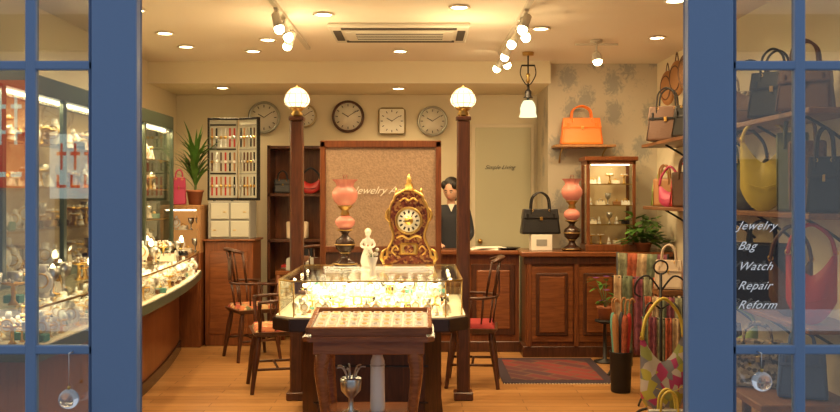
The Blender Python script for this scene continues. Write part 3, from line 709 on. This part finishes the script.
# ---------------- wall clocks ----------------
def wclock(x,z,R,rim,dial=DIAL,square=False):
    o=MB()
    if square:
        o.box((0,0,0),(R*1.9,.04,R*1.9),rim,.03); o.box((0,-.022,0),(R*1.7,.006,R*1.7),dial,.002)
    else:
        o.cyl((0,.03,0),(0,-.01,0),R*.97,rim,n=40); o.torus((0,-.01,0),R*.92,R*.09,rim,'Y',40); o.cyl((0,-.01,0),(0,-.016,0),R*.86,dial,n=40)
    for k in range(12):
        a=k*math.pi/6; o.box((R*.7*math.sin(a),-.027 if square else -.018,R*.7*math.cos(a)),(R*.05,.003,R*.15),DARKDIAL,0,Matrix.Rotation(a,3,'Y'))
    for a,l,w_ in ((5.24,.42,.05),(.52*1.9,.62,.035)):
        o.box((R*l/2*math.sin(a),-.030 if square else -.022,R*l/2*math.cos(a)),(R*w_,.003,R*l),DARKDIAL,0,Matrix.Rotation(a,3,'Y'))
    o.sph((0,-.025,0),R*.05,rim,8,6); o.finish('wall_clock',(x,9.765,z))
GOLDR=pm('pale_gold_rim',(.5,.40,.22),.35,.7); SILR=pm('silver_rim',(.42,.42,.36),.3,.8)
wclock(-1.69,2.34,.175,SILR); wclock(-1.25,2.36,.13,GOLDR); wclock(-.78,2.35,.175,DKWOOD); wclock(-.305,2.30,.155,GOLDR,DIAL,True); wclock(.135,2.30,.165,SILR)

# ---------------- ceiling fixtures ----------------
LC=(1,.69,.355)
def light(kind,loc,power,col=LC,rad=.06,rot=None,size=None,spot=None,blend=.6,name='lamp_light',parent=None,sy=None):
    l=D.lights.new(name,kind); l.energy=power; l.color=col
    if kind in('POINT','SPOT'): l.shadow_soft_size=rad
    if kind=='SPOT': l.spot_size=math.radians(spot or 90); l.spot_blend=blend
    if kind=='AREA': l.shape='RECTANGLE'; l.size=size; l.size_y=sy or .1
    o=D.objects.new(name,l); S.collection.objects.link(o); o.location=loc
    if rot: o.rotation_euler=rot
    if parent: o.parent=parent; o.matrix_parent_inverse=Matrix.Translation(parent.location).inverted()
    return o
downs=[(-2.04,7.85,2.8),(-2.04,7.2,2.8),(-1.99,6.3,2.8),(-.69,6.45,2.8),(-1.27,7.5,2.8),(-1.5,8.1,2.8),(-.18,8.1,2.8),(.94,7.0,2.8),(.27,6.2,2.8),(-.22,9.15,2.59),(-2.0,9.1,2.59),(1.7,6.0,2.8),(-1.9,5.1,2.8),(-.6,4.9,2.8),(.5,4.9,2.8),(1.6,4.9,2.8),(1.95,7.4,2.8)]
for (x,y,z) in downs:
    o=MB(); o.lathe([(.075,-.004),(.078,-.012),(.062,-.014),(.055,-.006)],(x,y,z),CEIL,24); o.lathe([(.054,-.008),(.03,-.012),(.001,-.013)],(x,y,z),BULB,20)
    ob=o.finish('recessed_downlight'); light('SPOT',(x,y,z-.04),34 if z>2.7 else 24,rad=.05,spot=150,blend=.8,parent=ob)
o=MB(); VENT=pm('vent_white',(.62,.58,.48),.6); VD=pm('vent_dark',(.06,.05,.04),.8)
x0,x1,y0,y1=-.70,.38,6.78,7.5
o.bx(x0,x1,y0,y1,2.765,2.8,VENT,.01); o.bx(x0+.12,x1-.12,y0+.16,y1-.16,2.755,2.77,VENT,.004)
for y in (y0+.07,y1-.1): o.bx(x0+.1,x1-.1,y-.03,y+.03,2.758,2.768,VD)
for x in (x0+.06,x1-.06): o.bx(x-.03,x+.03,y0+.15,y1-.15,2.758,2.768,VD)
for k in range(10): o.bx(x0+.2,x1-.2,y0+.18+k*.04,y0+.19+k*.04,2.748,2.757,VD if k%2 else VENT)
o.finish('ceiling_air_conditioner')
def track(x,y0,y1,spots):
    o=MB(); o.bx(x-.018,x+.018,y0,y1,2.775,2.8,VENT)
    for (y,dx,dy) in spots:
        dv_=Vector((dx,dy,-1)).normalized(); p=Vector((x,y,2.70)); o.box((x,y,2.765),(.03,.08,.02),VENT,.003); o.cyl((x,y,2.77),(x,y,2.71),.008,VENT,n=8)
        o.tube([p-dv_*.05,p-dv_*.04,p+dv_*.02,p+dv_*.06],[.015,.028,.030,.038],VENT,16); o.cyl(p+dv_*.0605,p+dv_*.064,.034,BULB,n=16)
        o.sph(p+dv_*.075,.034,BULB,12,8)
    ob=o.finish('ceiling_track_light')
    for (y,dx,dy) in spots:
        dv_=Vector((dx,dy,-1)).normalized(); p=Vector((x,y,2.70))+dv_*.14
        light('SPOT',p,48,rad=.04,spot=100,rot=dv_.to_track_quat('-Z','Y').to_euler(),parent=ob)
track(-.98,5.4,7.9,[(6.15,.3,-.2),(6.5,.5,-.3),(6.85,-.5,.3)])
track(.73,5.6,8.2,[(6.2,-.4,-.3),(6.5,.5,-.2),(6.85,-.6,-.4),(7.4,-.5,.2),(7.85,.5,.3),(8.1,-.6,.3)])
o=MB(); o.lathe([(.05,-.02),(.05,0)],(1.48,7.55,2.8),VENT); o.cyl((1.48,7.55,2.79),(1.48,7.55,2.70),.008,VENT); o.bx(1.30,1.66,7.54,7.56,2.755,2.77,VENT)
dv_=Vector((.1,-.25,-1)).normalized(); p=Vector((1.48,7.55,2.68)); o.tube([p-dv_*.02,p,p+dv_*.06],[.02,.035,.045],VENT,16); o.sph(p+dv_*.06,.040,BULB,12,8)
ob=o.finish('ceiling_spotlight'); light('SPOT',p+dv_*.11,40,rot=Vector((.2,.9,-1)).to_track_quat('-Z','Y').to_euler(),spot=120,parent=ob)
o=MB(); x,y=.985,8.2
o.lathe([(.05,-.03),(.055,0)],(x,y,2.8),BRASS,20); o.cyl((x,y,2.78),(x,y,2.50),.007,IRON,n=8)
o.cyl((x-.06,y,2.68),(x+.06,y,2.68),.008,IRON,n=8); o.lathe([(.01,0),(.02,.02),(.01,.05),(.022,.07),(.01,.09)],(x,y,2.52),BRASS,14)
for sx in(-1,1): o.tube([(x+sx*.06,y,2.68),(x+sx*.07,y,2.6),(x+sx*.03,y,2.52),(x,y,2.5)],.005,IRON,6,cat=True)
o.lathe([(.018,0),(.03,-.02),(.03,-.06),(.045,-.075)],(x,y,2.46),IRON,18)
o.lathe([(.04,.0),(.06,-.03),(.072,-.07),(.07,-.11),(.082,-.15)],(x,y,2.36),PENDGL,28,ruffle=.05,rk=8); o.cyl((x,y,2.50),(x,y,2.35),.012,IRON); ob=o.finish('pendant_lamp'); light('POINT',(x,y,2.15),8,parent=ob)
for x in (-.905,.318): light('POINT',(x,6.62,2.42),12,rad=.08,name='globe_light')
light('AREA',(-.3,5.85,.985),20,(1,.80,.48),rot=(0,0,0),size=.8,sy=.9,name='showcase_strip_light')
light('AREA',(-2.38,6.4,2.09),30,(1,.74,.38),rot=(0,math.radians(-15),0),size=.06,sy=4.2,name='cabinet_strip_light')
light('AREA',(-2.15,6.5,.94),20,(1,.79,.46),rot=(0,0,0),size=.3,sy=4,name='counter_strip_light')
light('POINT',(1.79,8.5,1.76),2.0,(1,.80,.48),rad=.03,name='curio_fill_light')  # fill lamp added to brighten the inside of the curio cabinet

# ---------------- right wall shelves and goods ----------------
for k,(z,y0,y1) in enumerate(((1.96,4.7,8.25),(1.40,4.7,8.2),(.80,4.7,7.2))):
    o=MB(); o.bx(2.03,XR,y0,y1,z-.03,z,SHELFW,.004)
    yy=y0+.2
    while yy<y1: o.tube([(XR-.004,yy,z-.2),(XR-.1,yy,z-.12),(2.1,yy,z-.03)],.009,IRON,6,cat=True); yy+=.7
    o.finish('display_shelf')
G=[
('brown_handbag',2.13,7.75,1.96,.34,.16,.30,BROWN,-30,'birkin',.16,GOLD,BLKLEATHER),
('black_handbag',2.17,7.2,1.96,.30,.14,.26,BLKLEATHER,-50,'kelly',.14),
('brown_handbag',2.17,6.75,1.96,.28,.14,.28,BROWN,-45,'tote',.14),
('snakeskin_handbag',2.17,6.35,1.96,.28,.14,.26,SNAKE,-40,'tote',.14),
('brown_handbag',2.16,5.9,1.96,.30,.14,.30,BROWN,-35,'hobo',.12,GOLD,BLKLEATHER),
('black_handbag',2.15,5.45,1.96,.30,.16,.28,BLKLEATHER,-40,'birkin',.14),
('brown_handbag',2.15,5.02,1.96,.30,.16,.26,BROWN,-35,'birkin',.14),
('green_handbag',2.17,8.0,1.40,.22,.12,.2,LIME,-30,'birkin',.12),
('tan_handbag',2.12,7.80,1.40,.18,.10,.24,TAN,-35,'tote',.12),
('magenta_handbag',2.11,7.60,1.40,.20,.14,.20,PINK,-40,'hobo',.14),
('red_handbag',2.17,7.40,1.40,.22,.12,.24,RED,-45,'kelly',.12),
('brown_handbag',2.12,7.18,1.40,.20,.10,.28,BROWN,-30,'tote',.12),
('charcoal_handbag',2.17,6.98,1.40,.24,.12,.26,CHAR,-45,'birkin',.14),
('snakeskin_handbag',2.17,6.70,1.40,.28,.14,.24,SNAKE,-45,'birkin',.14),
('olive_handbag',2.17,6.36,1.40,.28,.14,.32,OLIVE,-40,'tote',.16),
('charcoal_handbag',2.16,5.96,1.40,.30,.16,.38,CHAR,-40,'hobo',.16),
('yellow_handbag',2.12,5.55,1.40,.28,.16,.48,YELLOW,-30,'hobo',.08),
('olive_handbag',2.16,5.22,1.40,.16,.12,.46,OLIVE,-30,'tote',.10),
('tan_handbag',2.16,5.02,1.40,.18,.10,.40,WICKER,-30,'tote',.14),
('black_handbag',2.16,4.80,1.40,.18,.14,.3,BLKLEATHER,-30,'birkin',.16),
('pink_handbag',2.17,6.85,.80,.28,.14,.26,PINK,-30,'birkin',.16),
('brown_handbag',2.17,6.45,.80,.30,.14,.34,BROWN,-35,'tote',.16),
('charcoal_handbag',2.15,6.05,.80,.30,.14,.36,CHAR,-30,'tote',.16),
('black_handbag',2.13,5.6,.80,.34,.16,.40,BLKLEATHER,-30,'tote',.14),
('brown_handbag',2.15,5.22,.80,.24,.14,.36,BROWN,-30,'hobo',.16),
('red_handbag',2.13,4.9,.80,.26,.16,.42,RED,-30,'hobo',.12)]
for g in G: bag(*g)
o=MB(); o.bx(1.78,2.3,4.7,6.25,.36,.40,SHELFW,.005)
for x in (1.83,2.25):
    for y in (4.75,6.2): o.box((x,y,.18),(.05,.05,.36),SHELFW,.004)
o.finish('display_bench')
bag('green_handbag',1.96,5.70,.40,.34,.18,.30,LIME,-20,'hobo',.10)
bag('snakeskin_handbag',1.95,5.2,.40,.32,.18,.26,SNAKE,-20,'birkin',.10)
bag('blue_handbag',2.08,4.90,.40,.26,.16,.28,BLUEL,-20,'birkin',.08)
bag('brown_handbag',2.02,6.05,.40,.30,.16,.24,BROWN,-20,'birkin',.10)
# hanging pouches and wicker pieces on the upper right wall
for y,z,mt in ((8.25,2.33,TAN),(7.95,2.38,TAN),(7.68,2.40,WICKER),(7.42,2.30,WICKER),(7.15,2.36,TAN)):
    o=MB(); o.sph((0,0,.15),(.09,.04,.16),mt,20,12); o.torus((0,-.03,.15),.06,.006,BROWN,'Y',24,6,sz=1.8); o.tube([(-.02,0,.3),(0,.0,.38),(.02,0,.3)],.005,BROWN,6,cat=True); o.finish('hanging_leather_pouch',(2.27,y,z),math.radians(-60))
# scarf stands
cols=[pm('scarf_sage',(.20,.20,.12),.9,var=.4,bs=25),pm('scarf_rust',(.30,.07,.03),.9,var=.4,bs=25),pm('scarf_sand',(.36,.25,.14),.9,var=.3,bs=25),pm('scarf_moss',(.12,.14,.08),.9,var=.4,bs=25),pm('scarf_plum',(.16,.04,.06),.9,var=.4,bs=25)]
def scarf_stand(x0,y0,ang,sc,off):
    o=MB()
    for x in (-.22,.22):
        o.cyl((x,0,.02),(x,0,1.02),.012,IRON); o.tube([(x,-.18,.008),(x,-.1,.05),(x,0,.06),(x,.1,.05),(x,.18,.008)],.012,IRON,8,cat=True)
    o.cyl((-.22,0,1.0),(.22,0,1.0),.01,IRON); o.cyl((-.22,-.1,.82),(.22,-.1,.82),.008,IRON); o.cyl((-.22,-.1,.82),(-.22,0,.82),.008,IRON); o.cyl((.22,-.1,.82),(.22,0,.82),.008,IRON)
    for k in range(5):
        xx=-.2+k*.088
        o.sheet(lambda u,v,xx=xx,k=k:(xx+u*.085-.01+.006*math.sin(9*v+k),-.014-.018*math.sin(u*9+k)*(.4+v)-.01,1.015-v*(.72+.06*(k%3))),8,12,cols[(k+off)%5])
        o.sheet(lambda u,v,xx=xx,k=k:(xx+u*.075,-.118-.015*math.sin(u*8+k*2),.835-v*(.64+.05*((k+1)%3))),8,10,cols[(k+2+off)%5])
    o.finish('scarf_stand',(x0,y0,0),math.radians(ang),scale=sc)
scarf_stand(1.84,7.45,-38,1.0,0)
scarf_stand(1.74,6.44,-30,(.62,.8,.76),1)
# umbrella stand
o=MB(); o.lathe([(.07,0),(.075,.01),(.085,.30),(.09,.31),(.08,.31),(.07,.02),(.001,.02)],(0,0,0),IRON,20)
for k,mt in enumerate((RED,CHAR,TEAL,TAN,cols[1])):
    a=k*1.256; dx,dy=math.cos(a)*.04,math.sin(a)*.04
    o.tube([(dx*.5,dy*.5,.03),(dx,dy,.2),(dx*1.5,dy*1.5,.52),(dx*1.6,dy*1.6,.60)],[.006,.018,.026,.008],mt,8,cat=True)
    o.tube([(dx*1.6,dy*1.6,.60),(dx*1.75,dy*1.75,.68),(dx*1.75+.02,dy*1.75,.71),(dx*1.75+.04,dy*1.75,.68)],.007,TAN,6,cat=True)
o.finish('umbrella_stand',(1.53,6.86,0))
# wrought iron bag stand
o=MB()
o.tube([(-.2,-.12,.009),(-.14,0,.06),(0,0,.09),(.14,0,.06),(.2,-.12,.009)],.009,IRON,8,cat=True); o.tube([(0,.18,.009),(0,.08,.07),(0,0,.09)],.009,IRON,8,cat=True)
o.cyl((0,0,.08),(0,0,.98),.010,IRON)
for sx_ in (-1,1):
    o.tube([(0,0,.86),(sx_*.08,0,.96),(sx_*.15,0,.93),(sx_*.17,0,.85),(sx_*.13,0,.82)],.007,IRON,6,cat=True)
    o.tube([(0,-.0,.74),(sx_*.07,-.06,.79),(sx_*.11,-.1,.74),(sx_*.1,-.12,.70)],.007,IRON,6,cat=True)
o.torus((0,0,1.02),.045,.006,IRON,'Y',20,6)
o.finish('wrought_iron_bag_stand',(1.60,5.98,0),math.radians(-10))
bag('multicolour_handbag',1.55,5.74,.10,.34,.18,.54,MULTI,20,'hobo',.20,hm=YELLOW)
bag('grey_handbag',1.50,5.44,.0,.22,.12,.20,GREYL,0,'tote',.12,hm=YELLOW)
o=MB(); o.bx(1.80,2.0,6.78,6.98,.74,.78,SHELFW,.004)
for x in (1.82,1.98):
    for y in (6.80,6.96): o.cyl((x,y,0),(x,y,.74),.012,SHELFW)
o.finish('plant_stool')
bag('white_handbag',1.90,6.87,.78,.22,.12,.22,BEIGE,-20,'birkin',.12)

# ---------------- shop assistant ----------------
pe=D.objects.new('shop_assistant',None); S.collection.objects.link(pe); pe.location=(.315,9.16,0)
def skin(name,verts,edges,radii,mat,root=0):
    me=D.meshes.new(name); me.from_pydata(verts,edges,[]); me.materials.append(mat); ob=D.objects.new(name,me); S.collection.objects.link(ob)
    mdf=ob.modifiers.new('skin','SKIN'); mdf.use_smooth_shade=True
    for i,r_ in enumerate(radii): me.skin_vertices[0].data[i].radius=r_ if isinstance(r_,tuple) else (r_,r_); me.skin_vertices[0].data[i].use_root=(i==root)
    sd=ob.modifiers.new('sub','SUBSURF'); sd.levels=2; sd.render_levels=2
    ob.parent=pe; return ob
V=[(0,0,.90),(0,0,1.06),(0,.0,1.24),(0,.01,1.34),(0,.005,1.40),
   (.15,.01,1.345),(.20,-.02,1.10),(.13,-.22,1.03),(-.15,.01,1.345),(-.20,-.02,1.10),(-.13,-.22,1.03),
   (.09,0,.84),(.10,-.01,.48),(.10,.02,.10),(-.09,0,.84),(-.10,-.01,.48),(-.10,.02,.10)]
E=[(0,1),(1,2),(2,3),(3,4),(3,5),(5,6),(6,7),(3,8),(8,9),(9,10),(0,11),(11,12),(12,13),(0,14),(14,15),(15,16)]
R=[(.15,.11),(.12,.095),(.15,.11),(.11,.09),.052,.062,.046,.032,.062,.046,.032,.088,.062,.045,.088,.062,.045]
skin('suit_body',V,E,R,CLOTH)
skin('neck',[(0,.0,1.37),(0,-.005,1.42),(0,-.02,1.48)],[(0,1),(1,2)],[.048,.044,.046],SKIN)
o=MB(); hv=[];hf=[];n_,m_=28,22
for j in range(m_+1):
    ph=math.pi*j/m_
    for k in range(n_):
        a=2*math.pi*k/n_; X=math.sin(ph)*math.cos(a);Y=math.sin(ph)*math.sin(a);Z=-math.cos(ph)
        w_=1-.28*max(0,-Z)**1.5
        x=.075*X*w_; y=.095*Y*(1-.12*max(0,-Z)); z=.115*Z
        if Y<0:
            f=-Y
            y-= .022*f*math.exp(-((X/.13)**2+((Z+.12)/.2)**2))
            y+= .010*f*math.exp(-(((abs(X)-.36)/.16)**2+((Z-.06)/.12)**2))
            y-= .007*f*math.exp(-((X/.25)**2+((Z+.45)/.1)**2)); y-=.010*f*math.exp(-((X/.3)**2+((Z+.85)/.2)**2))
        hv.append((x,y,z))
for j in range(m_):
    for k in range(n_): a=j*n_+k;b_=j*n_+(k+1)%n_; hf.append([a,b_,b_+n_,a+n_])
o.add(hv,hf,SKIN,True)
EYEW=pm('eye_white',(.85,.83,.8),.3)
for sx_ in (-1,1):
    o.sph((sx_*.027,-.080,.004),(.012,.008,.006),EYEW,10,8); o.sph((sx_*.027,-.087,.004),(.006,.003,.006),DARKDIAL,8,6)
    o.tube([(sx_*.014,-.089,.022),(sx_*.028,-.091,.027),(sx_*.042,-.081,.021)],.0035,HAIR,6,cat=True); o.sph((sx_*.076,.005,-.005),(.009,.016,.026),SKIN,10,8)
o.tube([(-.022,-.089,-.052),(0,-.099,-.05),(.022,-.089,-.052)],[.002,.006,.002],LIPS,6,cat=True)
o.sph((0,.022,.034),(.088,.098,.104),HAIR,24,14); o.sph((0,.05,-.03),(.078,.06,.10),HAIR,20,12)
for sx_ in (-1,1): o.sph((sx_*.055,-.035,.068),(.034,.046,.045),HAIR,14,10)
hd=o.finish('head',(0,0,0)); hd.parent=pe; hd.location=(0,-.04,1.545); hd.rotation_euler=(math.radians(16),0,math.radians(-20))
for sx_ in (-1,1):
    o=MB(); wx=sx_*.13
    o.tube([(wx,-.20,1.035),(wx,-.25,1.02),(wx-sx_*.005,-.30,1.0),(wx-sx_*.005,-.325,.995)],[.024,.03,.038,.034],SKIN,12,cat=True,flat=.45)
    for i,(dx,ln) in enumerate(((.028,.060),(.010,.072),(-.009,.068),(-.027,.052))):
        bx_=wx-sx_*.005+dx; o.tube([(bx_,-.32,.996),(bx_*1.0,-.32-ln*.5,1.0),(bx_,-.32-ln*.85,.99),(bx_,-.32-ln,.983)],[.0095,.009,.008,.006],SKIN,8,cat=True)
    o.tube([(wx-sx_*.022,-.26,1.01),(wx-sx_*.045,-.285,1.0),(wx-sx_*.055,-.315,.99)],[.012,.010,.007],SKIN,8,cat=True)
    q=o.finish('hand_right' if sx_<0 else 'hand_left',(0,0,0)); q.parent=pe
    o=MB(); o.tbox((sx_*.10,-.04,0),(.09,.25),(.07,.15),.09,BLACK,.025); q=o.finish('shoe_1' if sx_<0 else 'shoe_2',(0,0,0)); q.parent=pe
o=MB(); o.prism([(-.035,1.41),(0,1.33),(.035,1.41)],-.100,-.092,PAPER,'Y'); q=o.finish('shirt_collar',(0,0,0)); q.parent=pe

# ---------------- street opposite (reflected in the glass) ----------------
o=MB(); BLD=pm('street_facade',(.45,.45,.43),.8); RS=pm('red_sign',(.6,.05,.04),.6,emis=(1,.08,.05),es=.7); WS=pm('white_sign',(.7,.75,.68),.6,emis=(.8,.95,.85),es=.8); DW=pm('dark_shopfront',(.05,.05,.06),.3)
o.bx(-9,9,-6.3,-6,-.1,6,BLD)
for k in range(6): o.bx(-8+k*2.9,-6.6+k*2.9,-6.02,-5.98,0,2.0,DW)
o.bx(-9,9,-6.02,-5.85,3.5,4.0,DW)
o.bx(-5.15,-4.35,-5.99,-5.93,1.45,2.35,WS)
for k in range(4):
    x=-5.05+k*.19; o.bx(x,x+.13,-5.93,-5.92,2.05,2.10,RS); o.bx(x+.05,x+.08,-5.93,-5.92,1.85,2.22,RS); o.bx(x,x+.13,-5.93,-5.92,1.6,1.64,RS); o.bx(x,x+.03,-5.93,-5.92,1.6,1.78,RS)
o.bx(-6.5,-5.45,-5.99,-5.93,1.6,3.1,RS)
for k in range(4): 
    x=-6.35+k*.22; o.bx(x,x+.15,-5.93,-5.92,2.7,2.76,WS); o.bx(x+.05,x+.09,-5.93,-5.92,2.2,2.95,WS); o.bx(x,x+.15,-5.93,-5.92,2.35,2.40,WS); o.bx(x,x+.15,-5.93,-5.92,1.75,1.82,WS)
o.finish('street_building')

# ---------------- world / camera ----------------
w=D.worlds.new('world'); S.world=w; w.use_nodes=True; bg=w.node_tree.nodes['Background']; bg.inputs[0].default_value=(.76,.85,1,1); bg.inputs[1].default_value=.76
cam=D.cameras.new('camera'); cam.sensor_width=36; cam.lens=900/840*36; cam.shift_y=-11/840; cam.clip_start=.05
co=D.objects.new('camera',cam); S.collection.objects.link(co); co.location=(0,0,1.5); co.rotation_euler=(math.pi/2,0,0); S.camera=co
S.view_settings.view_transform='Standard'; S.view_settings.look='None'; S.view_settings.exposure=.05
